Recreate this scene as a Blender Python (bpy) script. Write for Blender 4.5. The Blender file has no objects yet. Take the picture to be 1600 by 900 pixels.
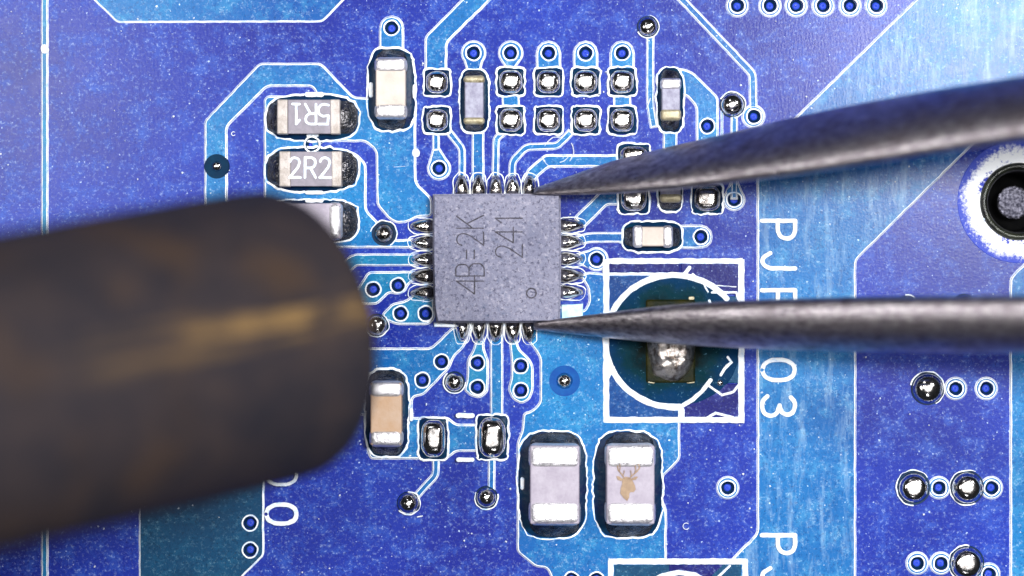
import bpy, bmesh, math, random
from mathutils import Vector, Matrix, noise
from mathutils.geometry import delaunay_2d_cdt
random.seed(7)
scene = bpy.context.scene
COL = scene.collection
PI = math.pi
# ------------------------------------------------------------ camera, light, exposure (1 unit = 1 mm)
S = 0.02                     # board millimetres per photograph pixel
D = 90.0                     # camera height above the board
cam_d = bpy.data.cameras.new('camera'); cam = bpy.data.objects.new('camera', cam_d); COL.objects.link(cam)
cam.location = (0, 0, D); cam.rotation_euler = (0, 0, 0)
cam_d.sensor_width = 36; cam_d.lens = 36 * D / (1600 * S)
cam_d.clip_start = 1; cam_d.clip_end = 1000
cam_d.dof.use_dof = True; cam_d.dof.focus_distance = D - 0.3; cam_d.dof.aperture_fstop = 0.026
scene.camera = cam
world = bpy.data.worlds.new('World'); scene.world = world; world.use_nodes = True
world.node_tree.nodes['Background'].inputs[0].default_value = (0.80, 0.86, 1.0, 1)
world.node_tree.nodes['Background'].inputs[1].default_value = 0.03
def area(name, loc, target, size, radiance, color=(1, 1, 1), shape='DISK'):
    l = bpy.data.lights.new(name, 'AREA'); l.shape = shape; l.size = size; l.color = color
    A = PI * (size / 2) ** 2 if shape == 'DISK' else size * size
    l.energy = radiance * PI * A
    o = bpy.data.objects.new(name, l); COL.objects.link(o); o.location = loc
    o.rotation_euler = (Vector(target) - Vector(loc)).to_track_quat('-Z', 'Y').to_euler()
    return o
area('overhead_lamp', (6, 5, 130), (6, 5, 0), 96, 2.6, (1.0, 0.98, 0.97))
area('side_lamp_right', (58, 36, 74), (0, 0, 0), 15, 58.0, (0.97, 0.98, 1.0))  # side lamps added around the board for diffuse light
area('side_lamp_upper', (-22, 66, 74), (0, 0, 0), 15, 9.0, (0.97, 0.98, 1.0))
area('side_lamp_lower', (10, -66, 74), (0, 0, 0), 15, 9.0, (0.97, 0.98, 1.0))
area('side_lamp_left', (-62, 2, 76), (0, 0, 0), 30, 8.0, (1.0, 0.97, 0.94))  # added to brighten the tweezer arms
area('left_reflection_lamp', (-38, 15, 120), (-10, 4, 0), 15, 90.0)
area('spot_reflection_lamp', (37, 18, 120), (10, 4, 0), 21, 160.0, (1.0, 1.0, 1.0))
vs = scene.view_settings
vs.view_transform = 'Standard'; vs.look = 'None'; vs.gamma = 1; vs.use_curve_mapping = False; vs.exposure = -0.12

# ------------------------------------------------------------ tagging and linking
def link(name, me, parent=None, label=None):
    o = bpy.data.objects.new(name, me); COL.objects.link(o)
    if parent is not None: o.parent = parent
    if label: o['label'] = label
    return o
def tag(o, label=None, cat=None, group=None, kind=None):
    if label: o['label'] = label
    if cat: o['category'] = cat
    if group: o['group'] = group
    if kind: o['kind'] = kind
    return o
def empty(name, loc, label, cat, group=None, rz=0.0):
    o = bpy.data.objects.new(name, None); COL.objects.link(o)
    o.location = loc; o.rotation_euler = (0, 0, rz); o.empty_display_size = 1
    return tag(o, label, cat, group)
def P(x, y): return ((x - 800) * S, (450 - y) * S)
def atz(x, y, z):            # where a thing at height z stands, sighted against the board
    f = (D - z) / D; a = P(x, y); return Vector((a[0] * f, a[1] * f, z))

# ------------------------------------------------------------ materials
class NT:
    def __init__(s, name):
        s.m = bpy.data.materials.new(name); s.m.use_nodes = True; s.t = s.m.node_tree
        s.b = s.t.nodes['Principled BSDF']; s.tc = s.t.nodes.new('ShaderNodeTexCoord')
    def n(s, typ, **kw):
        x = s.t.nodes.new(typ)
        for k, v in kw.items():
            if k in x.inputs: x.inputs[k].default_value = v
            else: setattr(x, k, v)
        return x
    def l(s, a, b): s.t.links.new(a, b)
    def mapping(s, scale, rot=(0, 0, 0), loc=(0, 0, 0)):
        mp = s.n('ShaderNodeMapping'); mp.inputs['Scale'].default_value = scale
        mp.inputs['Rotation'].default_value = rot; mp.inputs['Location'].default_value = loc
        s.l(s.tc.outputs['Object'], mp.inputs[0]); return mp.outputs[0]
    def noise(s, scale, detail=4, rough=0.6, vec=None):
        x = s.n('ShaderNodeTexNoise'); x.inputs['Scale'].default_value = scale
        x.inputs['Detail'].default_value = detail; x.inputs['Roughness'].default_value = rough
        s.l(vec or s.tc.outputs['Object'], x.inputs['Vector']); return x.outputs['Fac']
    def ramp(s, fac, a, b, lo=0.0, hi=1.0):
        r = s.n('ShaderNodeMapRange'); r.inputs[1].default_value = a; r.inputs[2].default_value = b
        r.inputs[3].default_value = lo; r.inputs[4].default_value = hi; s.l(fac, r.inputs[0]); return r.outputs[0]
    def mix(s, fac, a, b):
        x = s.n('ShaderNodeMix'); x.data_type = 'RGBA'
        if hasattr(fac, 'is_linked'): s.l(fac, x.inputs[0])
        else: x.inputs[0].default_value = fac
        for v, i in ((a, 6), (b, 7)):
            if hasattr(v, 'is_linked'): s.l(v, x.inputs[i])
            else: x.inputs[i].default_value = (*v, 1)
        return x.outputs[2]
    def math(s, op, a, b=0.0):
        x = s.n('ShaderNodeMath'); x.operation = op
        for v, i in ((a, 0), (b, 1)):
            if hasattr(v, 'is_linked'): s.l(v, x.inputs[i])
            else: x.inputs[i].default_value = v
        return x.outputs[0]
    def bump(s, h, strength, dist=0.05):
        x = s.n('ShaderNodeBump'); x.inputs['Strength'].default_value = strength
        x.inputs['Distance'].default_value = dist; s.l(h, x.inputs['Height']); s.l(x.outputs[0], s.b.inputs['Normal'])
    def base(s, c):
        if hasattr(c, 'is_linked'): s.l(c, s.b.inputs['Base Color'])
        else: s.b.inputs['Base Color'].default_value = (*c, 1)
    def set(s, metal=0.0, rough=0.5, spec=0.5):
        s.b.inputs['Metallic'].default_value = metal
        if hasattr(rough, 'is_linked'): s.l(rough, s.b.inputs['Roughness'])
        else: s.b.inputs['Roughness'].default_value = rough
        s.b.inputs['Specular IOR Level'].default_value = spec
        return s.m

def mask_material(name, dark, mid, light, speck=(0.62, 0.74, 0.9), dens=1.0, streak=0.0):
    t = NT(name)
    big = t.noise(0.16, 3, 0.5); med = t.noise(1.5, 6, 0.72); fine = t.noise(9.0, 4, 0.8)
    c = t.mix(t.ramp(big, 0.32, 0.68), dark, mid)
    mv = t.math('MULTIPLY', t.ramp(med, 0.48, 0.75), 0.6)
    c = t.mix(mv, c, light)
    fm = t.math('MULTIPLY', t.ramp(fine, 0.54, 0.80), t.ramp(med, 0.3, 0.65))
    c = t.mix(t.math('MULTIPLY', fm, 0.85), c, speck)
    fd = t.ramp(t.noise(12.0, 3, 0.8), 0.46, 0.26)
    c = t.mix(t.math('MULTIPLY', fd, 0.8), c, tuple(v * 0.45 for v in dark))
    # scattered dust specks of a few sizes
    for sc, r0, thr in ((3.2, 0.085, 0.62), (6.5, 0.12, 0.72)):
        v = t.n('ShaderNodeTexVoronoi'); v.inputs['Scale'].default_value = sc
        wv = t.n('ShaderNodeTexNoise'); wv.inputs['Scale'].default_value = 5.0
        t.l(t.tc.outputs['Object'], wv.inputs['Vector'])
        ad = t.n('ShaderNodeVectorMath'); ad.operation = 'MULTIPLY_ADD'
        t.l(wv.outputs['Color'], ad.inputs[0]); ad.inputs[1].default_value = (0.12,) * 3
        t.l(t.tc.outputs['Object'], ad.inputs[2]); t.l(ad.outputs[0], v.inputs['Vector'])
        sep = t.n('ShaderNodeSeparateColor'); t.l(v.outputs['Color'], sep.inputs[0])
        on = t.math('GREATER_THAN', sep.outputs[0], thr)
        size = t.math('MULTIPLY', sep.outputs[1], r0)
        dot = t.ramp(t.math('SUBTRACT', v.outputs['Distance'], size), 0.03, 0.0)
        c = t.mix(t.math('MULTIPLY', t.math('MULTIPLY', dot, on), 0.75 * dens), c, speck)
    if streak:
        sv = t.noise(1.0, 5, 0.7, t.mapping((3.0, 0.5, 1), (0, 0, math.radians(-8))))
        c = t.mix(t.math('MULTIPLY', t.ramp(sv, 0.5, 0.75), streak), c, speck)
        sd = t.noise(1.0, 5, 0.7, t.mapping((3.4, 0.6, 1), (0, 0, math.radians(-8)), (9, 3, 0)))
        c = t.mix(t.math('MULTIPLY', t.ramp(sd, 0.55, 0.75), streak * 1.2), c, tuple(v * 0.5 for v in dark))
    t.base(c)
    t.bump(t.math('ADD', t.noise(15.0, 2, 0.6), t.math('MULTIPLY', t.noise(1.0, 3, 0.6, t.mapping((14, 2.5, 1), (0, 0, 0.6))), 0.8)), 0.40, 0.0065)
    return t.set(0, t.ramp(med, 0.3, 0.7, 0.20, 0.28), 0.12)

M = {}
M['sub'] = mask_material('violet_blue_solder_mask', (0.005, 0.012, 0.20), (0.010, 0.034, 0.34), (0.045, 0.14, 0.55), (0.60,0.76,0.95), dens=0.8)
M['cu'] = mask_material('azure_solder_mask_over_copper', (0.003, 0.070, 0.30), (0.008, 0.17, 0.42), (0.05, 0.32, 0.54), (0.6, 0.8, 0.9), dens=1.2)
M['cus'] = mask_material('scuffed_azure_mask', (0.003, 0.062, 0.27), (0.008, 0.145, 0.40), (0.06, 0.30, 0.54), (0.6, 0.82, 0.92), streak=0.3)
M['teal'] = mask_material('teal_solder_mask_over_copper', (0.006, 0.12, 0.30), (0.010, 0.20, 0.40), (0.03, 0.30, 0.48), (0.35, 0.65, 0.75), dens=0.6)
M['tealdk'] = mask_material('dark_teal_solder_mask', (0.002, 0.035, 0.09), (0.002, 0.06, 0.15), (0.01, 0.10, 0.20), (0.2, 0.4, 0.5), dens=0.5)
M['indigo'] = mask_material('stained_indigo_mask', (0.004, 0.004, 0.09), (0.006, 0.008, 0.14), (0.03, 0.05, 0.30), (0.4, 0.5, 0.8), dens=0.9)
M['navy'] = mask_material('stained_navy_mask', (0.001, 0.028, 0.14), (0.001, 0.05, 0.22), (0.01, 0.11, 0.32), (0.35, 0.55, 0.8), dens=1.0)

def plain(name, c, c2=None, sc=6.0, metal=0.0, rough=0.5, spec=0.5, bump=0.0, bs=10.0, lo=0.35, hi=0.65, bd=0.05):
    t = NT(name)
    if c2 is None: t.base(c)
    else: t.base(t.mix(t.ramp(t.noise(sc, 5, 0.7), lo, hi), c, c2))
    if bump: t.bump(t.noise(bs, 4, 0.7), bump, bd)
    return t.set(metal, rough, spec)
M['rim'] = plain('pale_mask_with_painted_edge_highlight', (0.93, 0.97, 1.0), (0.30, 0.52, 0.88), 3.4, rough=0.3, lo=0.50, hi=0.72, bump=0.5, bs=7)  # white edge highlight painted over paler thin mask; dust and flux lines share it
M['groove'] = plain('dark_etched_groove', (0.012, 0.015, 0.09), (0.05, 0.07, 0.25), 8, rough=0.5)
M['silk'] = plain('white_printed_ink', (0.92, 0.96, 1.0), (0.45, 0.66, 0.95), 6, rough=0.6, bump=0.6, bs=14, lo=0.48, hi=0.75)
M['viadark'] = plain('dark_navy_via_wall', (0.003, 0.012, 0.045), (0.004, 0.03, 0.07), 5, rough=0.35, spec=0.1)  # shade of the steep via dimple painted as dark navy
M['viablue'] = plain('blue_resin_via_plug', (0.012, 0.03, 0.40), (0.03, 0.08, 0.6), 12, rough=0.5, spec=0.1, bump=0.4)
M['paleink'] = plain('pale_cyan_printed_ink', (0.72, 0.92, 0.98), (0.35, 0.62, 0.80), 3.0, rough=0.6)
M['flux'] = plain('dark_glossy_border', (0.003, 0.010, 0.050), (0.002, 0.028, 0.065), 1.4, rough=0.25, spec=0.07, bump=0.35, bs=5)  # dark border colour round parts and pads
M['fluxteal'] = plain('dark_teal_flux_pool', (0.0008, 0.016, 0.030), (0.001, 0.035, 0.055), 0.8, rough=0.35, spec=0.05, bump=0.25, bs=6)
M['solder'] = plain('tin_solder', (0.74, 0.72, 0.71), (0.32, 0.30, 0.29), 7.0, metal=1, rough=0.13, bump=0.22, bs=5, bd=0.03, lo=0.42, hi=0.66)
M['solder2'] = plain('dull_tin_solder', (0.60, 0.57, 0.55), (0.16, 0.14, 0.13), 5.0, metal=1, rough=0.15, bump=0.4, bs=5, bd=0.045)
M['fillet'] = plain('dark_solder_fillet', (0.24, 0.23, 0.24), (0.05, 0.05, 0.055), 2.6, metal=1, rough=0.25, bump=0.9, bs=3.5, bd=0.12)
M['warmsolder'] = plain('rough_warm_solder', (0.78, 0.72, 0.68), (0.22, 0.17, 0.14), 4.0, metal=1, rough=0.28, bump=0.9, bs=7, bd=0.05, lo=0.42, hi=0.62)
M['tinend'] = plain('bright_tinned_terminal', (0.80, 0.78, 0.81), (0.36, 0.34, 0.38), 7.0, metal=0.85, rough=0.34, bump=0.8, bs=9, lo=0.5, hi=0.78)
M['creamend'] = plain('cream_tarnished_terminal', (0.44, 0.40, 0.38), (0.24, 0.20, 0.17), 2.0, metal=0.4, rough=0.5, bump=0.5, bs=8, lo=0.45, hi=0.7)
M['goldend'] = plain('yellowish_flux_covered_terminal', (0.52, 0.47, 0.33), (0.22, 0.18, 0.10), 3.0, metal=0.4, rough=0.4, bump=0.6, bs=8)
M['ceramic_cream'] = plain('cream_ceramic', (0.60, 0.53, 0.47), (0.48, 0.41, 0.36), 1.6, rough=0.6, bump=0.2)
M['ceramic_lilac'] = plain('pale_lilac_ceramic', (0.42, 0.38, 0.45), (0.32, 0.28, 0.35), 2.5, rough=0.6, bump=0.3)
M['ceramic_tan'] = plain('tan_ceramic', (0.52, 0.37, 0.27), (0.46, 0.27, 0.14), 0.8, rough=0.55, bump=0.2)
M['ceramic_grey'] = plain('grey_blue_ceramic', (0.36, 0.36, 0.46), (0.20, 0.19, 0.28), 5, rough=0.55, bump=0.7, bs=5)
M['ceramic_side'] = plain('brown_ceramic_side', (0.14, 0.06, 0.07), (0.08, 0.04, 0.05), 3, rough=0.6)
M['res_grey'] = plain('grey_lilac_resistor_glaze', (0.17, 0.155, 0.19), (0.25, 0.22, 0.27), 3, rough=0.45, bump=0.2)
M['res_base'] = plain('white_alumina', (0.75, 0.74, 0.78), None, rough=0.6)
M['gold'] = plain('golden_brown_print', (0.24, 0.15, 0.085), (0.36, 0.24, 0.14), 4, rough=0.5)
M['olive'] = plain('olive_flux_pocket', (0.004, 0.009, 0.005), (0.022, 0.020, 0.003), 1.6, rough=0.4, spec=0.06, bump=0.3)
M['ink'] = plain('dark_laser_marking', (0.03, 0.027, 0.035), (0.12, 0.11, 0.15), 7, rough=0.85, lo=0.45, hi=0.7)
M['black'] = plain('black_hole_wall', (0.004, 0.004, 0.005), (0.008, 0.008, 0.008), 3, rough=0.5, spec=0.1)
M['barrel'] = plain('greenish_grey_hole_lip', (0.04, 0.045, 0.03), (0.008, 0.009, 0.010), 1.2, metal=0.3, rough=0.2, bump=0.4)
M['fibre'] = plain('board_laminate_edge', (0.30, 0.28, 0.14), (0.2, 0.2, 0.1), 4, rough=0.7)
M['bench'] = plain('grey_bench_mat', (0.05, 0.055, 0.06), (0.08, 0.08, 0.09), 0.5, rough=0.7)

t = NT('grainy_metal_post'); v = t.n('ShaderNodeTexVoronoi'); v.inputs['Scale'].default_value = 11
t.l(t.tc.outputs['Object'], v.inputs['Vector'])
t.base(t.mix(t.ramp(t.noise(13, 3, 0.7), 0.4, 0.62), (0.05, 0.05, 0.08), (0.42, 0.41, 0.52)))
t.bump(v.outputs['Distance'], 1.0, 0.1); M['post'] = t.set(0.3, 0.5, 0.5)

t = NT('grainy_grey_mould_compound')      # chip package
c = t.mix(t.ramp(t.noise(0.5, 3, 0.6), 0.3, 0.7), (0.17, 0.175, 0.26), (0.25, 0.25, 0.34))
c = t.mix(t.math('MULTIPLY', t.ramp(t.noise(8.5, 4, 0.75), 0.52, 0.68), 0.7), c, (0.46, 0.44, 0.53))
c = t.mix(t.math('MULTIPLY', t.ramp(t.noise(11, 4, 0.75), 0.47, 0.36), 0.9), c, (0.045, 0.045, 0.09))
c = t.mix(t.math('MULTIPLY', t.ramp(t.noise(5, 3, 0.7), 0.42, 0.30), 0.4), c, (0.05, 0.09, 0.18))
t.base(c); t.bump(t.noise(10, 4, 0.8), 0.8, 0.06); M['chip'] = t.set(0, 0.62, 0.4)

t = NT('worn_tinned_ground_ring')         # bare ring round the mounting hole, ragged towards the mask
hx, hy = P(1592, 315)
mp = t.mapping((1, 1, 1), (0, 0, 0), (-hx, -hy, 0))
sx = t.n('ShaderNodeSeparateXYZ'); t.l(mp, sx.inputs[0])
rr = t.math('SQRT', t.math('ADD', t.math('MULTIPLY', sx.outputs[0], sx.outputs[0]), t.math('MULTIPLY', sx.outputs[1], sx.outputs[1])))
nn = t.math('ADD', t.ramp(t.noise(9, 4, 0.8), 0, 1, -0.45, 0.45), t.ramp(t.noise(1.2, 3, 0.6), 0, 1, -0.35, 0.35))
edge = t.ramp(t.math('ADD', rr, nn), 1.80, 1.52)
inner = t.ramp(t.math('ADD', rr, nn), 1.16, 1.24)
c = t.mix(edge, (0.045, 0.075, 0.46), (0.93, 0.95, 0.97)); c = t.mix(inner, (0.03, 0.05, 0.42), c)
t.base(c); t.bump(t.noise(9, 4, 0.8), 0.5, 0.04); M['ring'] = t.set(0.0, 0.26, 0.12)

t = NT('scratched_dark_tweezer_steel')
fine = t.noise(1.0, 6, 0.75, t.mapping((2.2, 7.0, 7.0), (0, 0, math.radians(-50))))
blot = t.noise(1.3, 4, 0.65)
c = t.mix(t.ramp(fine, 0.35, 0.7), (0.16, 0.14, 0.165), (0.70, 0.64, 0.67))
c = t.mix(t.math('MULTIPLY', t.ramp(blot, 0.45, 0.7), 0.55), c, (0.13, 0.10, 0.11))
t.base(c); t.bump(fine, 0.7, 0.035); M['tweezer'] = t.set(1.0, t.ramp(blot, 0.3, 0.7, 0.27, 0.40), 0.5)

t = NT('heat_tarnished_steel_painted_highlight')
# object space: x runs along the axis, gold streaks paint a highlight along a strip of the wall
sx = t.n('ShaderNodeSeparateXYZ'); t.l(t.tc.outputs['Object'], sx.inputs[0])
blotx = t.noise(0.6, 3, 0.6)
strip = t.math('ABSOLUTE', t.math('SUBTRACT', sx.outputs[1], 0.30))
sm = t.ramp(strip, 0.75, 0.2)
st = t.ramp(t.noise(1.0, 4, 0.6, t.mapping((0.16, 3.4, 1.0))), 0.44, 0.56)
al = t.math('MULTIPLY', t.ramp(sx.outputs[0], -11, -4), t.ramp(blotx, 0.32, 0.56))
blot = t.noise(0.8, 5, 0.65)
c = t.mix(t.ramp(blot, 0.3, 0.7), (0.013, 0.013, 0.020), (0.036, 0.026, 0.026))
c = t.mix(t.math('MULTIPLY', t.ramp(t.noise(0.35, 3, 0.5, t.mapping((1, 1, 1), (0, 0, 0), (5, 2, 1))), 0.5, 0.7), 0.6), c, (0.060, 0.034, 0.018))
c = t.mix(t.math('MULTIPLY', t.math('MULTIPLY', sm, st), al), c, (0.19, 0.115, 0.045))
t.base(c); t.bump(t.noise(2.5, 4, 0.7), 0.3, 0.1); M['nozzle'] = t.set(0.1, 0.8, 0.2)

# ------------------------------------------------------------ flat-shape helpers (photo pixels in, millimetres out)
def area2(p): return sum(p[i][0] * p[(i + 1) % len(p)][1] - p[(i + 1) % len(p)][0] * p[i][1] for i in range(len(p)))
def rounded(pts, r, n=5):
    out = []; L = len(pts)
    for i in range(L):
        a, b, c = Vector(pts[i - 1]), Vector(pts[i]), Vector(pts[(i + 1) % L])
        u, v = a - b, c - b; lu, lv = u.length, v.length
        if lu < 1e-4 or lv < 1e-4: continue
        d = min(r, lu * 0.48, lv * 0.48); p0 = b + u / lu * d; p1 = b + v / lv * d
        if abs(u.normalized().cross(v.normalized())) < 0.12: out.append(tuple(b)); continue
        for k in range(n + 1):
            s = k / n; q = p0 * (1 - s) ** 2 + b * 2 * s * (1 - s) + p1 * s * s; out.append((q.x, q.y))
    return out
def wobble(pts, step, amp):
    out = []; L = len(pts)
    for i in range(L):
        a, b = Vector(pts[i]), Vector(pts[(i + 1) % L]); d = (b - a).length
        k = max(1, int(d / step))
        for j in range(k):
            q = a.lerp(b, j / k)
            if k > 1 or d > 3:
                nz = noise.noise(Vector((q.x * 0.11, q.y * 0.11, 3.3))), noise.noise(Vector((q.x * 0.11, q.y * 0.11, 9.1)))
                q = q + Vector((nz[0] * amp, nz[1] * amp))
            out.append((q.x, q.y))
    return out
def offset(pts, d):          # positive d moves into the left side of the walk
    if d == 0: return list(pts)
    out = []; L = len(pts)
    for i in range(L):
        a, b, c = Vector(pts[i - 1]), Vector(pts[i]), Vector(pts[(i + 1) % L])
        e1, e2 = (b - a), (c - b)
        if e1.length < 1e-6: e1 = e2
        if e2.length < 1e-6: e2 = e1
        if e1.length < 1e-6: out.append(tuple(b)); continue
        e1.normalize(); e2.normalize()
        n1, n2 = Vector((-e1.y, e1.x)), Vector((-e2.y, e2.x)); k = 1 + n1.dot(n2)
        q = b + (n1 + n2) / max(k, 0.5) * d; out.append((q.x, q.y))
    return out
def inside(pt, poly):
    x, y = pt; c = False; j = len(poly) - 1
    for i in range(len(poly)):
        xi, yi = poly[i]; xj, yj = poly[j]
        if (yi > y) != (yj > y) and x < (xj - xi) * (y - yi) / (yj - yi) + xi: c = not c
        j = i
    return c
def fill(loops):
    vs_, es = [], []
    for lp in loops:
        b = len(vs_); n = len(lp); vs_ += [Vector(p) for p in lp]
        es += [(b + i, b + (i + 1) % n) for i in range(n)]
    r = delaunay_2d_cdt(vs_, es, [], 0, 1e-5)
    v, f = r[0], r[2]; tris = []
    for t_ in f:
        cx = sum(v[i].x for i in t_) / len(t_); cy = sum(v[i].y for i in t_) / len(t_)
        k = sum(inside((cx, cy), lp) for lp in loops)
        if k % 2: tris.append(tuple(t_))
    return v, tris
def shape_mesh(name, outer, holes, prof, mats, ztop=None, hole_prof=None):
    """outer / holes in photo pixels; prof = [(inset px, z mm, material index of the strip that starts here), ...]"""
    def orient(p, ccw):
        q = [P(*a) for a in p]
        if (area2(q) > 0) != ccw: q = q[::-1]
        return q
    loops = [orient(outer, True)] + [orient(h, False) for h in holes]
    verts, faces, mi, inner = [], [], [], []
    for li, lp in enumerate(loops):
        pr = prof if (li == 0 or hole_prof is None) else hole_prof
        prev = None
        for k, (d, z, m) in enumerate(pr):
            ring = offset(lp, d * S); b = len(verts); verts += [(x, y, z) for x, y in ring]; n = len(ring)
            if prev is not None:
                for i in range(n):
                    faces.append((prev + i, prev + (i + 1) % n, b + (i + 1) % n, b + i)); mi.append(pr[k - 1][2])
            prev = b
        inner.append(ring)
    v, tris = fill(inner); b = len(verts); z = prof[-1][1]
    verts += [(p.x, p.y, z) for p in v]
    for t_ in tris:
        a = [v[i] for i in t_]; s = (a[1].x - a[0].x) * (a[2].y - a[0].y) - (a[2].x - a[0].x) * (a[1].y - a[0].y)
        faces.append(tuple(b + i for i in (t_ if s > 0 else t_[::-1]))); mi.append(prof[-1][2])
    me = bpy.data.meshes.new(name); me.from_pydata(verts, [], faces)
    for m in mats: me.materials.append(m)
    me.polygons.foreach_set('material_index', mi); me.update()
    return me
def stroke(pts, w, cap=True, n=6):   # outline of a pen stroke along a path
    pts = [Vector(p) for p in pts]; L, R = [], []
    N = len(pts)
    for i in range(N):
        a = pts[i - 1] if i else None; c = pts[i + 1] if i < N - 1 else None; b = pts[i]
        e1 = (b - a).normalized() if a is not None else (c - b).normalized()
        e2 = (c - b).normalized() if c is not None else e1
        n1, n2 = Vector((-e1.y, e1.x)), Vector((-e2.y, e2.x)); nn_ = (n1 + n2) / max(1 + n1.dot(n2), 0.5)
        L.append(b + nn_ * w / 2); R.append(b - nn_ * w / 2)
    out = list(R)
    if cap:
        e = (pts[-1] - pts[-2]).normalized(); a0 = math.atan2(-e.x, e.y)
        a0 = math.atan2(R[-1].y - pts[-1].y, R[-1].x - pts[-1].x)
        for k in range(1, n): out.append(pts[-1] + Vector((math.cos(a0 + PI * k / n), math.sin(a0 + PI * k / n))) * w / 2)
    out += L[::-1]
    if cap:
        a0 = math.atan2(L[0].y - pts[0].y, L[0].x - pts[0].x)
        for k in range(1, n): out.append(pts[0] + Vector((math.cos(a0 + PI * k / n), math.sin(a0 + PI * k / n))) * w / 2)
    return [(p.x, p.y) for p in out]
def bend(pts, r=6, n=4):             # open path with softened corners
    out = [pts[0]]
    for i in range(1, len(pts) - 1):
        a, b, c = Vector(pts[i - 1]), Vector(pts[i]), Vector(pts[i + 1]); u, v = a - b, c - b
        d = min(r, u.length * 0.45, v.length * 0.45); p0 = b + u.normalized() * d; p1 = b + v.normalized() * d
        for k in range(n + 1):
            s = k / n; q = p0 * (1 - s) ** 2 + b * 2 * s * (1 - s) + p1 * s * s; out.append((q.x, q.y))
    return out + [pts[-1]]
def circle(cx, cy, r, n=36, r2=None, a0=0.0): return [(cx + r * math.cos(a0 + 2 * PI * i / n), cy + (r2 or r) * math.sin(a0 + 2 * PI * i / n)) for i in range(n)]
def superell(cx, cy, rx, ry, p=4.0, n=44):
    o = []
    for i in range(n):
        a = 2 * PI * i / n; c, s = math.cos(a), math.sin(a)
        o.append((cx + rx * math.copysign(abs(c) ** (2 / p), c), cy + ry * math.copysign(abs(s) ** (2 / p), s)))
    return o

# ------------------------------------------------------------ the board
board = empty('circuit_board', (0, 0, 0), 'blue circuit board crowded with traces, vias and white printed lettering', 'circuit board')
VIAS = [(612,44),(740,83),(798,83),(857,83),(915,83),(972,83),(686,263),(488,226),(1105,197),(1178,182),(1147,312),(1095,370),
 (932,405),(583,452),(622,446),(626,490),(665,490),(690,565),(660,594),(746,567),(746,605),(814,572),(814,610),(391,817),(391,859),
 (1137,762),(1493,607),(1541,607),(1467,762),(1549,762),(1433,880),(1470,880),(1545,897),(1152,9),(1203,9),(1244,9),(1286,9),(1328,9),(1369,9),
 (893,905),(932,905)]
HOLE = (1592, 315)
holes = [circle(x, y, 9.5, 16) for x, y in VIAS] + [circle(*HOLE, 57, 64)]
me = shape_mesh('board_surface', [(-500, -500), (2100, -500), (2100, 1400), (-500, 1400)], holes, [(0, -1.6, 1), (0.0, 0, 0), (0.02, 0, 0)], [M['sub'], M['fibre']], hole_prof=[(0, -0.35, 0), (0.0, 0, 0), (0.02, 0, 0)])
link('board_surface', me, board)

H = 0.045; zi = [0]
def copper(pts, mat='cu', r=7, rim=1.0, holes_=(), name='copper_area', double=True, jit=0.9, label=None):
    zi[0] += 1; h = H + 0.0035 * (zi[0] % 7)
    o = wobble(rounded(pts, r), 9, jit)
    hs = [wobble(rounded(q, 5), 9, jit) for q in holes_]
    for vx, vy in VIAS:
        if inside((vx, vy), pts): hs.append(circle(vx, vy, 11.0, 20))
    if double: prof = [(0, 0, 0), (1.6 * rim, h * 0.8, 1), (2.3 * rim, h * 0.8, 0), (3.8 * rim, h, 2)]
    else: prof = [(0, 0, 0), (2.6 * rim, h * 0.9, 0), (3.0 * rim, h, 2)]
    hp = None
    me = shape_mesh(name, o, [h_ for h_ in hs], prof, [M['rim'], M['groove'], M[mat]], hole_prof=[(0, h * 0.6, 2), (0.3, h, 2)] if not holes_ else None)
    return link(name, me, board, label)
def trace(path, w, mat='cu', rim=0.85, **k):
    return copper(stroke(bend(path, 7), w, cap=False), mat, r=1.0, rim=rim, name='trace', jit=0.6, **k)

# --- copper areas
copper([(110,-60),(142,-4),(183,36),(504,35),(542,-4),(575,-60)], double=False)
copper([(64,-60),(76,-60),(76,960),(64,960)], 'teal', r=1, rim=0.8, name='trace')
copper([(217,720),(360,650),(413,700),(413,868),(380,900),(340,960),(217,960)], 'tealdk', double=False)
copper([(319,460),(319,188),(405,98),(502,98),(553,151),(574,152),(650,152),(651,285),(676,310),(676,338),(652,340),(640,347),(620,350),(606,342),
        (588,320),(587,237),(571,222),(500,222),(500,160),(488,136),(418,136),(356,198),(356,460)])
copper([(412,155),(418,149),(492,149),(492,231),(535,231),(558,240),(573,256),(573,328),(596,352),(596,372),(622,374),(650,372),(650,388),(520,388),(412,388)])
copper([(593,22),(598,12),(612,9),(626,12),(632,22),(632,90),(593,90)] and stroke([(612,44),(612,90)], 40), r=2)
copper([(780,-60),(663,57),(663,115),(699,115),(699,67),(830,-60)], 'cu', r=8)
def teardrop(v, r, to, w, mat='cu'):
    vx, vy = v; tx, ty = to; d = Vector((tx - vx, ty - vy)); a = math.atan2(d.y, d.x); pts = []
    for k in range(25):
        b = a + math.radians(50) + math.radians(260) * k / 24; pts.append((vx + r * math.cos(b), vy + r * math.sin(b)))
    nrm = Vector((-d.y, d.x)).normalized() * w / 2; t_ = Vector(to)
    pts += [tuple(t_ - nrm), tuple(t_ + nrm)]
    return copper(pts, mat, r=0.5, name='via_pad', rim=0.9)
teardrop((740,83), 20, (740,112), 22); teardrop((798,83), 20, (798,112), 8)
for x in (857, 915, 972): copper(stroke([(x, 83), (x, 116)], 40), r=1, name='via_pad')
for x in (798, 972): copper([(x-14,140),(x+14,140),(x+14,176),(x-14,176)], r=1, name='trace', double=False)
teardrop((686,263), 19, (681,232), 12); trace([(681,236),(681,200)], 12)
trace([(698,202),(722,232),(722,285)], 12); trace([(747,205),(747,285)], 20, 'cu')
trace([(794,202),(775,216),(774,285)], 12); trace([(893,205),(871,228),(822,230),(801,252),(799,285)], 12.5)
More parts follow.
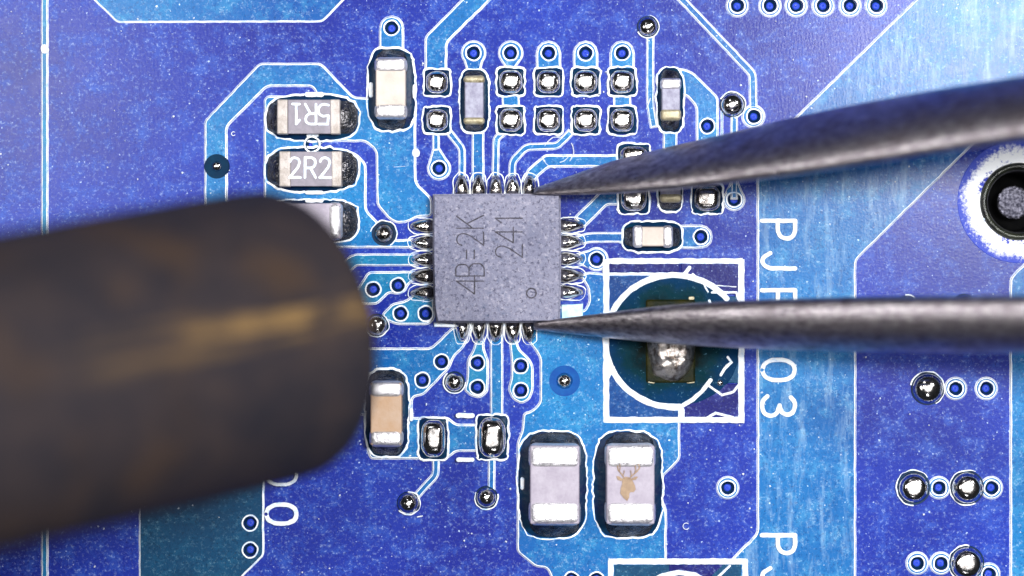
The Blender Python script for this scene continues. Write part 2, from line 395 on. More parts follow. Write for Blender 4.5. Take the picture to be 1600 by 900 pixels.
copper([(972,241),(851,241),(824,264),(814,285),(836,286),(842,275),(858,262),(972,262)], 'cu', r=5)
trace([(1055,-12),(1176,116),(1177,172)], 13.5); copper(circle(1177,182,19,30), r=1, name='via_pad')
trace([(1016,55),(1016,165),(1022,200)], 13)
copper([(1030,108),(1066,106),(1084,113),(1123,152),(1123,300),(1087,300),(1087,168),(1072,150),(1060,150),(1030,150)], 'cu')
trace([(1047,200),(1047,250)], 23); trace([(1147,180),(1147,312)], 12)
trace([(1128,160),(1128,255)], 5, rim=0.45)
teardrop((1147,312), 18, (1147,280), 10)
copper(stroke([(904,349),(944,309),(990,309)], 24, cap=False), r=4, name='trace')
trace([(900,377),(921,371),(975,371)], 17)
teardrop((932,405), 19, (900,404), 16)
copper(stroke([(1060,370),(1095,370)], 38), r=1, name='via_pad')
trace([(520,440),(553,406),(655,406)], 20, 'teal')
copper([(545,470),(575,424),(656,423),(656,438),(646,439),(638,446),(634,456),(622,461),(608,458),(590,476),(570,477)], 'teal', r=6)
copper([(678,457),(646,459),(636,468),(612,474),(596,491),(600,500),(620,508),(670,508),(680,498)], 'teal', r=6)
copper([(540,543),(673,543),(706,511),(736,505),(731,532),(724,545),(711,556),(703,576),(662,618),(645,621),(645,645),(560,650),(540,600)], 'cu', r=7)
copper([(742,505),(742,534),(738,548),(729,562),(729,592),(724,610),(736,620),(750,623),(763,613),(764,590),(764,562),(757,545),(757,505)], 'teal', r=6)
trace([(776,510),(776,672)], 21, 'cu')
copper([(794,505),(795,534),(798,560),(798,590),(793,608),(800,624),(815,632),(828,625),(834,610),(834,572),(828,560),(812,545),(808,530),(808,505)], 'teal', r=6)
copper([(822,495),(822,530),(836,548),(843,560),(843,628),(832,640),(817,645),(815,672),(807,692),(807,862),(836,886),(854,888),(885,960),(1042,960),
        (1042,795),(1036,782),(1036,745),(1063,718),(1063,427),(945,427),(918,424),(905,431),(918,450),(920,470),(912,486),(900,478),(868,478),(868,495)], 'cu', r=6)
copper([(600,652),(700,651),(713,662),(775,662),(775,706),(713,706),(698,718),(578,718),(572,700)], 'cu', r=6)
trace([(681,712),(681,742),(646,780)], 12); trace([(768,712),(768,768)], 12)
copper([(1490,-60),(1243,182),(1182,250),(1182,833),(1090,925),(1090,960),(1338,960),(1338,407),(1515,232),(1700,50),(1700,-60)], 'cus', r=8)
copper([(1577,960),(1577,434),(1700,310),(1700,960)], 'cu', r=8)
for v in VIAS[25:39]: copper(circle(v[0], v[1], 18.5, 30), 'cu', r=1, name='via_pad', rim=0.85)

# --- lathe and solder helpers
def lathe(name, prof, mats, center=(0, 0), n=32, parent=None, mtx=None, smooth=True, wob=0.0):
    verts, faces, mi = [], [], []
    for (r, z, m) in prof:
        for i in range(n):
            a = 2 * PI * i / n
            rr_ = r * (1 + wob * noise.noise(Vector((math.cos(a) * 1.5, math.sin(a) * 1.5, r + center[0]))))
            verts.append((center[0] + rr_ * math.cos(a), center[1] + rr_ * math.sin(a), z))
    for k in range(len(prof) - 1):
        for i in range(n):
            j = (i + 1) % n; faces.append((k * n + i, k * n + j, (k + 1) * n + j, (k + 1) * n + i)); mi.append(prof[k][2])
    if prof[-1][0] < 0.6 and prof[-1][0] > 0:
        faces.append(tuple((len(prof) - 1) * n + i for i in range(n))); mi.append(prof[-1][2])
    me = bpy.data.meshes.new(name); me.from_pydata(verts, [], faces)
    for m in mats: me.materials.append(m)
    me.polygons.foreach_set('material_index', mi)
    if smooth: me.polygons.foreach_set('use_smooth', [True] * len(faces))
    me.update()
    if mtx is not None: me.transform(mtx)
    return link(name, me, parent)
def via(x, y):
    dz = 0.09 if (x, y) == (488, 226) else 0.0
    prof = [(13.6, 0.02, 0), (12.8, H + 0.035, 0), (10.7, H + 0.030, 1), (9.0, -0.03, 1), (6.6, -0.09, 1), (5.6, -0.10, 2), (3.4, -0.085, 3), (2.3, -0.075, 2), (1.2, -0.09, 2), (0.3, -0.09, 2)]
    c = P(x, y)
    lathe('via', [(r * S, z + dz, m) for r, z, m in prof], [M['rim'], M['viadark'], M['viablue'], M['viapale']], c, 28, board, smooth=False, wob=0.08)
M['viapale'] = plain('pale_blue_via_ring', (0.10, 0.16, 0.66), (0.02, 0.05, 0.45), 9, rough=0.4)  # small pale ring on the via plug
for v in VIAS: via(*v)

def blob(name, cx, cy, rx, ry, h, mat, parent, p=2.0, k=2.0, e=1.0, amp=0.0, ns=3.0, z0=0.0, rings=12, seg=36, taper=0.0, loc=None, rot=0.0):
    """a mound of solder or flux; cx, cy, rx, ry in photo pixels (or mm when loc is given)"""
    s = 1.0 if loc is not None else S
    c = loc if loc is not None else P(cx, cy)
    verts, faces = [], []
    sd = (c[0] + (0 if parent is None else parent.location.x)) * 7.1
    for q in range(rings + 1):
        tt = 1 - (1 - q / rings) ** 1.0; tt = math.sin(tt * PI / 2)
        for i in range(seg):
            a = 2 * PI * i / seg; ca, sa = math.cos(a), math.sin(a)
            ux = math.copysign(abs(ca) ** (2 / p), ca); uy = math.copysign(abs(sa) ** (2 / p), sa)
            w = 1 - taper * ux * tt
            x = tt * ux * rx * s; y = tt * uy * ry * s * w
            z = h * (max(0.0, 1 - tt ** k)) ** (1 / e)
            if amp:
                nz = noise.noise(Vector((x * ns + sd, y * ns, 1.7))); z += amp * nz * (1 - tt ** 4)
                nb = noise.noise(Vector((ca * 1.6 + sd, sa * 1.6, 5.0))); x *= 1 + 0.10 * nb * min(1, amp * 12); y *= 1 + 0.10 * nb * min(1, amp * 12)
            cr, sr = math.cos(rot), math.sin(rot)
            verts.append((c[0] + x * cr - y * sr, c[1] + x * sr + y * cr, z0 + z))
    for q in range(rings):
        for i in range(seg):
            j = (i + 1) % seg; b = q * seg; d = (q + 1) * seg
            if q == 0: continue
            faces.append((b + i, d + i, d + j, b + j))
    faces.append(tuple(range(seg, 2 * seg)))
    me = bpy.data.meshes.new(name); me.from_pydata(verts, [], faces); me.materials.append(mat)
    me.polygons.foreach_set('use_smooth', [True] * len(faces)); me.update()
    return link(name, me, parent)
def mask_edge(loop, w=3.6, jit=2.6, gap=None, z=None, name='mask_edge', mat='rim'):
    zi[0] += 1; z = z or H + 0.028 + 0.003 * (zi[0] % 5)
    a = wobble(loop, 5, jit); n = len(a)
    sx_ = sum(q[0] for q in a) / n; sy_ = sum(q[1] for q in a) / n
    if area2([P(*q) for q in a]) < 0: a = a[::-1]
    inn = []
    off = offset([(q[0], -q[1]) for q in a], w)
    inn = [(q[0] , -q[1]) for q in off]
    # vary the width so the line swells and thins like resin round a joint
    inn = [tuple(Vector(p_).lerp(Vector(q), 0.35 + 0.65 * min(1, max(0, 0.75 + 1.3 * noise.noise(Vector((p_[0] * 0.06, p_[1] * 0.06, 2.2))))))) for p_, q in zip(a, inn)]
    verts = [(*P(*q), z - 0.02) for q in offset([(q[0], -q[1]) for q in a], -0.4) and [(q[0], q[1]) for q in a]]
    verts += [(*P(*q), z) for q in [tuple(Vector(x_).lerp(Vector(y_), 0.3)) for x_, y_ in zip(a, inn)]]
    verts += [(*P(*q), z) for q in [tuple(Vector(x_).lerp(Vector(y_), 0.8)) for x_, y_ in zip(a, inn)]]
    verts += [(*P(*q), z - 0.03) for q in inn]
    faces = []
    m = len(a)
    for k in range(3):
        for i in range(m):
            j = (i + 1) % m
            if gap and gap(a[i]): continue
            faces.append((k * m + i, k * m + j, (k + 1) * m + j, (k + 1) * m + i))
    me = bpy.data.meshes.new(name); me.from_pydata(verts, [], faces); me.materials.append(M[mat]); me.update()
    return link(name, me, board)

# --- empty solder pads
def pad(x, y, w=40, h=40, mat='solder', hh=0.30, amp=0.014):
    mask_edge(superell(x, y, w / 2 + 4, h / 2 + 4, 7, 40), 4.2, 3.4)
    blob('flux_pool', x, y, w / 2 + 1.5, h / 2 + 1.5, 0.05, M['flux'], board, p=6, k=6, z0=H + 0.02, rings=4)
    blob('solder_pad', x, y, w / 2 - 1, h / 2 - 1, hh, M[mat], board, p=3.2, k=4.6, amp=amp, ns=4.2, z0=H + 0.03, rings=16, seg=44)
pad(683,129,38,38,'solder'); pad(683,188,38,38,'solder')
for x in (798, 857, 915, 972):
    pad(x,128); pad(x,188)
pad(677,685,42,62,'solder',0.32); pad(769,683,46,66,'solder',0.32)
pad(990,308,44,48,'solder',0.3); pad(1105,310,44,44,'solder2',0.28); pad(990,244,46,34,'solder2')

def dome(x, y, R, r, k=2.0, h=None, disc='viadark', amp=0.01, mat='solder', rim=True):
    if rim: mask_edge(circle(x, y, R + 1.5, 40), 2.4, 1.5, gap=lambda q: math.cos(math.atan2(q[1] - y, q[0] - x) - (x * 0.37) % 6.28) > 0.45)
    c = P(x, y)
    lathe('mask_opening', [(R * S, 0.01, 0), ((R - 1) * S, H + 0.03, 0), (0.4 * R * S, H + 0.025, 0), (0.02, H + 0.025, 0)], [M[disc]], c, 36, board, smooth=False)
    blob('solder_dome', x, y, r, r, h if h is not None else r * S * 0.8, M[mat], board, p=2, k=k, e=2.0 if k == 2.0 else 1.0, amp=amp, z0=H + 0.02, rings=14)
M['discblue'] = plain('dark_blue_mask_disc', (0.004, 0.05, 0.26), (0.006, 0.08, 0.30), 2, rough=0.4, spec=0.06)
M['discteal'] = plain('dark_teal_mask_disc', (0.002, 0.03, 0.07), (0.002, 0.015, 0.045), 2, rough=0.4, spec=0.04)
dome(339,260,20,8,disc='discteal',rim=False); dome(882,595,25,13,k=2.4,disc='discblue',rim=False,h=0.2)
dome(600,365,20,15,k=2.6,h=0.24,amp=0.06,mat='solder2'); dome(589,508,18,16)
dome(710,597,17,15,k=2.6,h=0.24); dome(638,786,18,17,k=2.4,h=0.26); dome(760,777,18,16,k=2.4,h=0.26); dome(1012,42,17,15)
dome(1144,164,20,18); dome(1449,607,26,24,k=2.0)
dome(1427,762,27,24,k=5,h=0.35); dome(1511,762,27,25,k=4,h=0.36); dome(1510,880,28,26,k=5,h=0.35)
dome(1506,475,16,14); dome(1418,474,13,11)

# --- mounting hole
hx, hy = P(*HOLE)
me = shape_mesh('ground_ring', circle(*HOLE, 96, 80), [circle(*HOLE, 57.5, 64)], [(0, 0.002, 0), (1, 0.012, 0), (1.2, 0.012, 0)], [M['ring']])
link('ground_ring', me, board, 'bright bare ring round the mounting hole')
lathe('hole_lip', [(61 * S, 0.01, 0), (59 * S, 0.10, 0), (55 * S, 0.16, 0), (51 * S, 0.10, 0), (48 * S, -0.05, 1), (46 * S, -0.6, 1), (45 * S, -1.6, 1)], [M['barrel'], M['black']], (hx, hy), 64, board, wob=0.01)
post = lathe('mounting_post', [(44 * S, -2.6, 1), (44 * S, -1.55, 1), (28 * S, -1.5, 1), (27 * S, -1.05, 1), (25.5 * S, -0.9, 0), (16 * S, -0.86, 0), (8 * S, -0.88, 0), (0.01, -0.86, 0)], [M['post'], M['black']], (0, 0), 48)
post.location = (hx, hy, 0); tag(post, 'grey grainy metal post down inside the dark mounting hole', 'post')

# --- printed ink
def ink(pts, w, z=None, name='printed_mark', closed=False, mat='silk', cap=True):
    zi[0] += 1; z = z or H + 0.036 + 0.004 * (zi[0] % 6)
    o = wobble(stroke(pts, w, cap=cap), 6, 1.2)
    me = shape_mesh(name, o, [], [(0, z - 0.03, 0), (0.8, z, 0)], [M[mat]]); return link(name, me, board)
GL = {
 'P': [[(0,0),(0,1.5)],[(0,1.5),(0.55,1.5),(0.85,1.38),(0.95,1.12),(0.85,0.85),(0.55,0.72),(0,0.72)]],
 'J': [[(0.75,1.5),(0.75,0.4),(0.62,0.12),(0.38,0.0),(0.15,0.08),(-0.05,0.38)]],
 '0': [[(0.5,0),(0.2,0.1),(0.02,0.42),(0,0.75),(0.02,1.08),(0.2,1.4),(0.5,1.5),(0.8,1.4),(0.98,1.08),(1,0.75),(0.98,0.42),(0.8,0.1),(0.5,0)]],
 '3': [[(0.05,1.3),(0.25,1.47),(0.5,1.5),(0.8,1.4),(0.92,1.15),(0.8,0.88),(0.45,0.8)],[(0.45,0.8),(0.85,0.68),(0.98,0.4),(0.85,0.1),(0.5,0),(0.2,0.05),(0.0,0.25)]],
 '2': [[(0.03,1.2),(0.15,1.42),(0.45,1.5),(0.8,1.4),(0.92,1.12),(0.75,0.75),(0.05,0.02)],[(0.0,0.0),(1.0,0.0)]],
 'R': [[(0,0),(0,1.5)],[(0,1.5),(0.6,1.5),(0.9,1.35),(0.95,1.1),(0.85,0.85),(0.6,0.72),(0,0.72)],[(0.5,0.72),(0.98,0)]],
 '5': [[(0.92,1.5),(0.1,1.5)],[(0.1,1.5),(0.05,0.85)],[(0.05,0.85),(0.55,0.92),(0.9,0.75),(0.97,0.42),(0.8,0.1),(0.45,0),(0.03,0.08)]],
 '1': [[(0.2,1.2),(0.52,1.5)],[(0.52,1.5),(0.52,0)],[(0.2,0),(0.85,0)]],
 'i': [[(0.15,1.15),(0.5,1.5)],[(0.5,1.5),(0.5,0)]],
 '4': [[(0.7,0),(0.7,1.5)],[(0.7,1.5),(0.0,0.5)],[(0.0,0.5),(1.0,0.5)]],
 'B': [[(0,0),(0,1.5)],[(0,1.5),(0.6,1.5),(0.85,1.35),(0.85,0.95),(0.6,0.8),(0,0.8)],[(0.6,0.8),(0.92,0.62),(0.92,0.18),(0.6,0),(0,0)]],
 '=': [[(0.1,0.95),(0.8,0.95)],[(0.1,0.5),(0.8,0.5)]],
 'K': [[(0,0),(0,1.5)],[(0.9,1.5),(0.05,0.65)],[(0.35,0.9),(0.95,0)]],
}
def glyph(ch, x, y, w, h, deg, lw, z, mat, parent, name='character', loc=None):
    """ch centred at photo pixel (x, y); w wide, h tall in pixels before turning by deg (counter-clockwise)"""
    bm = bmesh.new(); a = math.radians(deg); ca, sa = math.cos(a), math.sin(a)
    mes = []
    for si, st_ in enumerate(GL[ch]):
        pts = []
        for u, v_ in bend(st_, 0.12, 3) if len(st_) > 2 else st_:
            gx = (u - 0.5) * w; gy = (v_ / 1.5 - 0.5) * h
            pts.append((x + gx * ca - gy * sa, y - (gx * sa + gy * ca)))
        o = wobble(stroke(pts, lw), 4, lw * 0.12)
        zz = z + 0.004 * si
        m_ = shape_mesh('tmp', o, [], [(0, zz - 0.02, 0), (min(0.6, lw * 0.15), zz, 0)], [mat])
        bm.from_mesh(m_); bpy.data.meshes.remove(m_)
    me = bpy.data.meshes.new(name); bm.to_mesh(me); bm.free(); me.materials.append(mat)
    if parent is not None and parent.location.length > 0:
        me.transform(Matrix.Translation(-parent.location))
        if parent.rotation_euler.z: me.transform(Matrix.Rotation(-parent.rotation_euler.z, 4, 'Z'))
    return link(name, me, parent)
ZI = H + 0.055
for ch, y, w in (('P',362,30),('J',414,30),('P',471,31),('0',580,32),('3',637,32),('P',853,30),('J',906,30)):
    glyph(ch, 1216, y - 2, w, 52, -90, 7.0, ZI, M['silk'], board, 'printed_character')
glyph('0', 440, 803, 30, 48, -90, 7.0, ZI, M['silk'], board, 'printed_character')
glyph('0', 440, 742, 30, 48, -90, 5.5, ZI, M['silk'], board, 'printed_character')
for q in (([(727-11,649),(727+11,649)],8),([(727-11,718),(727+11,718)],7),([(480,148),(503,148)],8),([(480,301),(503,301)],6),([(480,314),(503,314)],6),
          ([(580,132),(580,150)],6.5),([(648,135),(648,152)],6),([(816,748),(816,762)],6),([(643,640),(643,655)],6)):
    ink(*q, z=H + 0.13)
ink([(650,238),(650,240)], 12); ink([(70,76),(71,78)], 13)
ink([(482,212),(496,211)], 6, z=H+0.11); ink([(480,240),(498,240)], 6, z=H+0.11)
ink([(1016,154),(1010,170)], 2)
ink([(947,405),(947,659)], 10, z=H+.05, cap=False); ink([(947,408),(1160,408)], 9, z=H+.054, cap=False)
ink([(1158,405),(1158,659)], 10, z=H+.05, cap=False); ink([(943,656),(1163,656)], 9.5, z=H+.054, cap=False)
ink([(954,960),(954,875)], 9, z=H+.05, cap=False); ink([(950,877),(1168,877)], 9.5, z=H+.054, cap=False); ink([(1164,960),(1164,875)], 9, z=H+.05, cap=False)
me = shape_mesh('printed_block', wobble([(877,476),(911,474),(911,500),(877,504)], 8, 1.2), [], [(0, H, 0), (1, H + 0.06, 0)], [M['paleink']]); link('printed_block', me, board)
me = shape_mesh('printed_block', wobble([(678,504),(712,506),(712,512),(678,511)], 8, 0.8), [], [(0, H, 0), (1, H + 0.06, 0)], [M['silk']]); link('printed_block', me, board)

# --- the round test land inside the printed square
t = NT('burnt_flux_over_blue_mask')
lx, ly = P(1050, 528)
mp = t.mapping((1, 1, 1), (0, 0, 0), (-lx, -ly, 0)); sx = t.n('ShaderNodeSeparateXYZ'); t.l(mp, sx.inputs[0])
rr = t.math('SQRT', t.math('ADD', t.math('MULTIPLY', sx.outputs[0], sx.outputs[0]), t.math('MULTIPLY', sx.outputs[1], sx.outputs[1])))
rr = t.math('ADD', rr, t.ramp(t.noise(1.1, 4, 0.6), 0, 1, -0.8, 0.8))
c = t.mix(t.ramp(rr, 0.85, 1.35), (0.001, 0.004, 0.003), (0.0008, 0.022, 0.034))
c = t.mix(t.ramp(rr, 1.45, 1.95), c, (0.0008, 0.026, 0.080))
c = t.mix(t.ramp(t.noise(8, 4, 0.8), 0.62, 0.75), c, (0.12, 0.3, 0.42))
t.base(c); t.bump(t.noise(4, 3, 0.6), 0.3, 0.04); M['fluxteal'] = t.set(0, 0.35, 0.02)
BC = (1053, 533)
def film(pts, mat, z, name='stained_patch'):
    me = shape_mesh(name, wobble(pts, 8, 1.5), [], [(0, z - 0.012, 0), (1.0, z, 0)], [M[mat]]); return link(name, me, board)
film([(952,431),(1062,431),(1062,652),(952,652)], 'navy', H + 0.030)
film([(1064,412),(1154,412),(1154,460),(1095,460),(1090,470),(1064,470)], 'indigo', H + 0.030)
film([(952,412),(1062,412),(1062,425),(952,425)], 'indigo', H + 0.030)
film([(1066,636),(1108,598),(1154,600),(1154,652),(1066,652)], 'indigo', H + 0.030)
film([(1064,470),(1096,463),(1154,463),(1154,598),(1108,598),(1064,630)], 'tealdk', H + 0.028)
film(superell(BC[0], BC[1], 104, 100, 2.2, 60), 'fluxteal', H + 0.040, 'flux_pool')
def arc(a0, a1, r=107, ry=103, n=30): return [(BC[0] + r * math.cos(math.radians(a0 + (a1 - a0) * i / n)), BC[1] + ry * math.sin(math.radians(a0 + (a1 - a0) * i / n))) for i in range(n + 1)]
ink(arc(85, 222), 10, z=H + 0.066); ink(arc(222, 320), 9.5, z=H + 0.070)
ink([(1132,464),(1113,472)] and [(1108,470),(1114,492)], 5, z=H + 0.062); ink([(1112,457),(1150,457),(1154,470)], 4, z=H + 0.058)
ink([(1067,633),(1082,624),(1096,612),(1110,594)], 7, z=H + 0.066); ink([(1108,603),(1128,617),(1146,612),(1157,598)], 4.5, z=H + 0.058)
ink([(948,428),(1060,428)], 4.5, z=H + 0.060); ink([(1064,640),(1064,655)], 10, z=H + 0.062)
ink([(946,566),(958,574),(950,590)], 5, z=H+.062); ink([(1100,443),(1118,446),(1150,448)], 2, z=H+.05)
ink([(1066,432),(1077,418)], 6, z=H+.062); ink([(1082,428),(1098,442),(1106,456)], 3, z=H+.062)
ink([(1137,558),(1142,566),(1132,576),(1126,586)], 5, z=H + 0.058); ink([(1100,655),(1118,645),(1145,652)], 4, z=H + 0.06)
dome(1125,598,12,5,disc='discteal',rim=False)
me = shape_mesh('pad_pocket', rounded([(1009,468),(1086,468),(1086,598),(1009,598)], 4), [], [(0, H + 0.044, 0), (1.5, H + 0.066, 0), (3, H + 0.052, 0)], [M['olive']]); link('pad_pocket', me, board, 'square olive flux-filled pocket')
blob('solder_lump', 1048, 536, 37, 58, 0.42, M['warmsolder'], board, p=2.6, k=3.4, amp=0.09, ns=4.0, z0=H + 0.05, rings=26, seg=60)
ink([(1013,597),(1022,598)], 2, z=H + 0.08, mat='goldend'); ink([(1074,598),(1084,597)], 2.5, z=H + 0.08, mat='goldend'); ink([(1078,466),(1082,466)], 6, z=H + 0.08, mat='goldend')
# second land at the lower edge
film([(959,882),(1158,882),(1158,960),(959,960)], 'tealdk', H + 0.030)
film([(1045,882),(1130,882),(1090,922),(1045,922)], 'indigo', H + 0.036)
ink([(1005,915),(1035,899),(1060,894),(1085,898),(1110,912)], 8, z=H + 0.066)
ink([(1140,884),(1115,908)], 4, z=H + 0.060)

# dust, dried flux and small bubbles on the mask
def flux_line(pts, w=1.4, z=None): return ink(pts, w, z=z or H + 0.03, name='flux_stain', mat='rim')
for (a0, a1, rr_) in ((200, 300, 22), (330, 400, 24), (100, 160, 27), (20, 80, 18)):
    flux_line([(872 + rr_ * math.cos(math.radians(a0 + (a1 - a0) * i / 8)), 236 + rr_ * math.sin(math.radians(a0 + (a1 - a0) * i / 8))) for i in range(9)])
for (bx, by, br) in ((1072, 822, 5), (365, 209, 3)):
    flux_line([(bx + br * math.cos(math.radians(40 + 27 * i)), by + br * math.sin(math.radians(40 + 27 * i))) for i in range(11)], 1.2)
for q in ([(616,261),(632,260)], [(1028,700),(1031,712)], [(925,500),(931,506)], [(652,808),(660,806)]): flux_line(q, 1.6)
bm = bmesh.new(); rd = random.Random(3)
for i in range(420):
    if i % 3: x, y = rd.uniform(-20, 1620), rd.uniform(-10, 910)
    else: x, y = rd.gauss(1000, 330), rd.gauss(420, 260)
    a = P(x, y); rr_ = rd.choice((0.8, 0.9, 1.1, 1.3, 1.7)) * S; n = 6; z = H + 0.03
    vv = [bm.verts.new((a[0] + rr_ * rd.uniform(0.6, 1.3) * math.cos(k * PI / 3), a[1] + rr_ * rd.uniform(0.6, 1.3) * math.sin(k * PI / 3), z - 0.02)) for k in range(n)]
    tp = bm.verts.new((a[0], a[1], z + rr_ * 0.5))
    for k in range(n): bm.faces.new((vv[k], vv[(k + 1) % n], tp))
me = bpy.data.meshes.new('dust'); bm.to_mesh(me); bm.free(); me.materials.append(M['rim'])
tag(link('dust', me, board), kind='stuff')

# ------------------------------------------------------------ soldered components
def rbox(name, x0, x1, y0, y1, z0, z1, bev, mat, parent, seg=3, amp=0.0, label=None):
    bm = bmesh.new(); bmesh.ops.create_cube(bm, size=1)
    for v_ in bm.verts: v_.co = Vector(((x0 + x1) / 2 + v_.co.x * (x1 - x0), (y0 + y1) / 2 + v_.co.y * (y1 - y0), (z0 + z1) / 2 + v_.co.z * (z1 - z0)))
    bmesh.ops.bevel(bm, geom=bm.edges[:], offset=bev, segments=seg, affect='EDGES', profile=0.5)
    if amp:
        for v_ in bm.verts: v_.co.x += amp * noise.noise(v_.co * 3 + parent.location)
    me = bpy.data.meshes.new(name); bm.to_mesh(me); bm.free(); me.materials.append(mat)
    me.polygons.foreach_set('use_smooth', [len(me.polygons) > 6 and p_.area < 0.5 * max(q_.area for q_ in me.polygons) for p_ in me.polygons]); me.update()
    return link(name, me, parent, label)
def component(name, x, y, clump, body, term, vertical, label, cat, group, mats, height=0.8, shift=(0, 0), marking=None, end_label=None, cp=3.6):
    """clump, body = (long, short) in pixels; term = terminal length"""
    c = P(x, y); cl, cs = clump; bl, bs = body
    o = empty(name, (c[0], c[1], 0), label, cat, group, PI / 2 if vertical else 0)
    if vertical: loop = superell(x + shift[0], y + shift[1], cs / 2, cl / 2, cp, 56)
    else: loop = superell(x + shift[0], y + shift[1], cl / 2, cs / 2, cp, 56)
    mask_edge(loop, 4.4, 3.4)
    sx_, sy_ = (-shift[1] * S, -shift[0] * S) if vertical else (shift[0] * S, -shift[1] * S)
    L, W = bl * S / 2, bs * S / 2
    blob('dark_border', 0, 0, (cl / 2 - 2.5) * S, (cs / 2 - 2.5) * S, 0.07, M['flux'], o, p=cp, k=6, z0=H + 0.02, rings=5, loc=(sx_, sy_))  # low dark mound bordering the part
    e = (cl / 2 - 5) * S
    for s in (-1, 1):
        lo = L - term * S * 0.5; hi = e + s * sx_
        blob('solder_fillet', 0, 0, (hi - lo), W * 1.02, height * 0.66, mats.get('fillet', M['fillet']), o, p=3.4, k=1.7, amp=0.05, ns=2.2, z0=H + 0.03, rings=12, loc=(s * lo, 0))
    z0 = 0.10
    if cat == 'resistor':
        rbox('body', -L + 0.06, L - 0.06, -W + 0.03, W - 0.03, z0, height - 0.06, 0.03, M['res_base'], o, 2)
        rbox('glaze_layer', -L + term * S, L - term * S * 0.85, -W, W, height - 0.10, height, 0.02, mats['body'], o, 2)
    else:
        rbox('body', -L + 0.05, L - 0.05, -W + 0.03, W - 0.03, z0, height - 0.02, 0.05, mats['body'], o, 3)
    b = min(0.22, W * 0.36) if cat != 'resistor' else 0.04
    for s in (-1, 1):
        x0, x1 = (-L, -L + term * S) if s < 0 else (L - term * S * (0.9 if cat == 'resistor' else 1), L)
        rbox('end_terminal', x0, x1, -W - 0.012, W + 0.012, z0 - 0.02, height + (0.012 if cat == 'resistor' else 0.03), b, mats.get('end_low', mats['end']) if s < 0 else mats['end'], o, 4, 0.02)
    return o
G = 'small chip capacitors soldered on the board'
component('capacitor', 612, 140, (134,78), (96,49), 25, True, 'cream ceramic capacitor with speckled silver ends, below the topmost via left of the pads', 'capacitor', G,
          dict(body=M['ceramic_cream'], end=M['tinend']), 0.85)
component('capacitor', 741, 158, (104,50), (76,32), 12, True, 'small grey-blue capacitor with yellowish ends between two columns of empty solder pads', 'capacitor', G,
          dict(body=M['ceramic_grey'], end=M['goldend']), 0.55)
component('capacitor', 1047, 157, (106,46), (66,31), 18, True, 'small grey-blue capacitor with bright top end, just above the upper tweezer arm', 'capacitor', G,
          dict(body=M['ceramic_grey'], end=M['tinend'], end_low=M['goldend']), 0.55)
component('capacitor', 1047, 284, (98,44), (66,34), 14, True, 'small capacitor mostly hidden under the upper tweezer arm', 'capacitor', G,
          dict(body=M['ceramic_grey'], end=M['tinend'], end_low=M['goldend']), 0.55)
component('capacitor', 1019, 370, (98,52), (62,33), 16, False, 'small horizontal capacitor with pale cream middle, right of the chip between the tweezer arms', 'capacitor', G,
          dict(body=M['ceramic_cream'], end=M['tinend']), 0.6)
component('capacitor', 605, 645, (142,72), (102,51), 27, True, 'tan capacitor with speckled silver ends beside the tip of the dark nozzle', 'capacitor', G,
          dict(body=M['ceramic_tan'], end=M['tinend']), 0.9)
component('capacitor', 488, 346, (150,72), (98,58), 24, False, 'capacitor half covered by the dark nozzle, below the resistor marked 2R2', 'capacitor', G,
          dict(body=M['ceramic_lilac'], end=M['tinend']), 0.7)
G2 = 'pair of large capacitors below the chip'
component('large_capacitor', 866, 754, (172,112), (126,79), 39, True, 'large plain lilac capacitor, left of the pair, with broad white ends', 'capacitor', G2,
          dict(body=M['ceramic_lilac'], end=M['tinend']), 1.1, shift=(-3, 3))
capb = component('large_capacitor', 983, 754, (172,112), (126,77), 39, True, 'large lilac capacitor printed with a brown stag head, right of the pair', 'capacitor', G2,
          dict(body=M['ceramic_lilac'], end=M['tinend']), 1.1, shift=(-2, 3))
G3 = 'pair of marked chip resistors left of the chip'
r1 = component('resistor', 484, 184, (150,76), (98,53), 17, False, 'grey chip resistor with white marking 5R1 printed upside down', 'resistor', G3,
          dict(body=M['res_grey'], end=M['creamend']), 0.55, shift=(4, 0), cp=3.0)
r2 = component('resistor', 487, 265, (150,74), (98,54), 18, False, 'grey chip resistor with white upright marking 2R2', 'resistor', G3,
          dict(body=M['res_grey'], end=M['creamend']), 0.55, shift=(1, 0), cp=3.0)
f = (D - 0.56) / D
for ch, dx in (('2',-23),('R',1),('2',24)): glyph(ch, 486 + dx, 263, 17, 31, -1, 4.4, 0.575, M['silk'], r2, 'marking_character')
for ch, dx in (('1',-21),('R',1),('5',21)): glyph(ch, 486 + dx, 180, 17, 31, 180, 4.2, 0.575, M['silk'], r1, 'marking_character')
# stag emblem: neck and head, two ears, two antlers as flat print on the right-hand large capacitor
def cap_print(polys, mat, parent, z, name):
    bm = bmesh.new()
    for i, pl in enumerate(polys):
        if area2([P(*a) for a in pl]) < 0: pl = pl[::-1]
        m_ = shape_mesh('tmp', pl, [], [(0, z - 0.006 + 0.004 * i, 0), (0.3, z + 0.004 * i, 0)], [mat]); bm.from_mesh(m_); bpy.data.meshes.remove(m_)
    me = bpy.data.meshes.new(name); bm.to_mesh(me); bm.free(); me.materials.append(mat)
    me.transform(Matrix.Rotation(-parent.rotation_euler.z, 4, 'Z') @ Matrix.Translation(-parent.location))
    return link(name, me, parent)
head = [(970,744),(976,741),(983,743),(987,749),(990,755),(991,761),(988,765),(983,765),(981,768),(981,773),(978,779),(972,774),(967,767),(968,758),(970,752)]
ears = [[(969,748),(963,746),(961,740),(966,741),(971,745)], [(985,747),(991,746),(995,741),(990,741),(984,744)]]
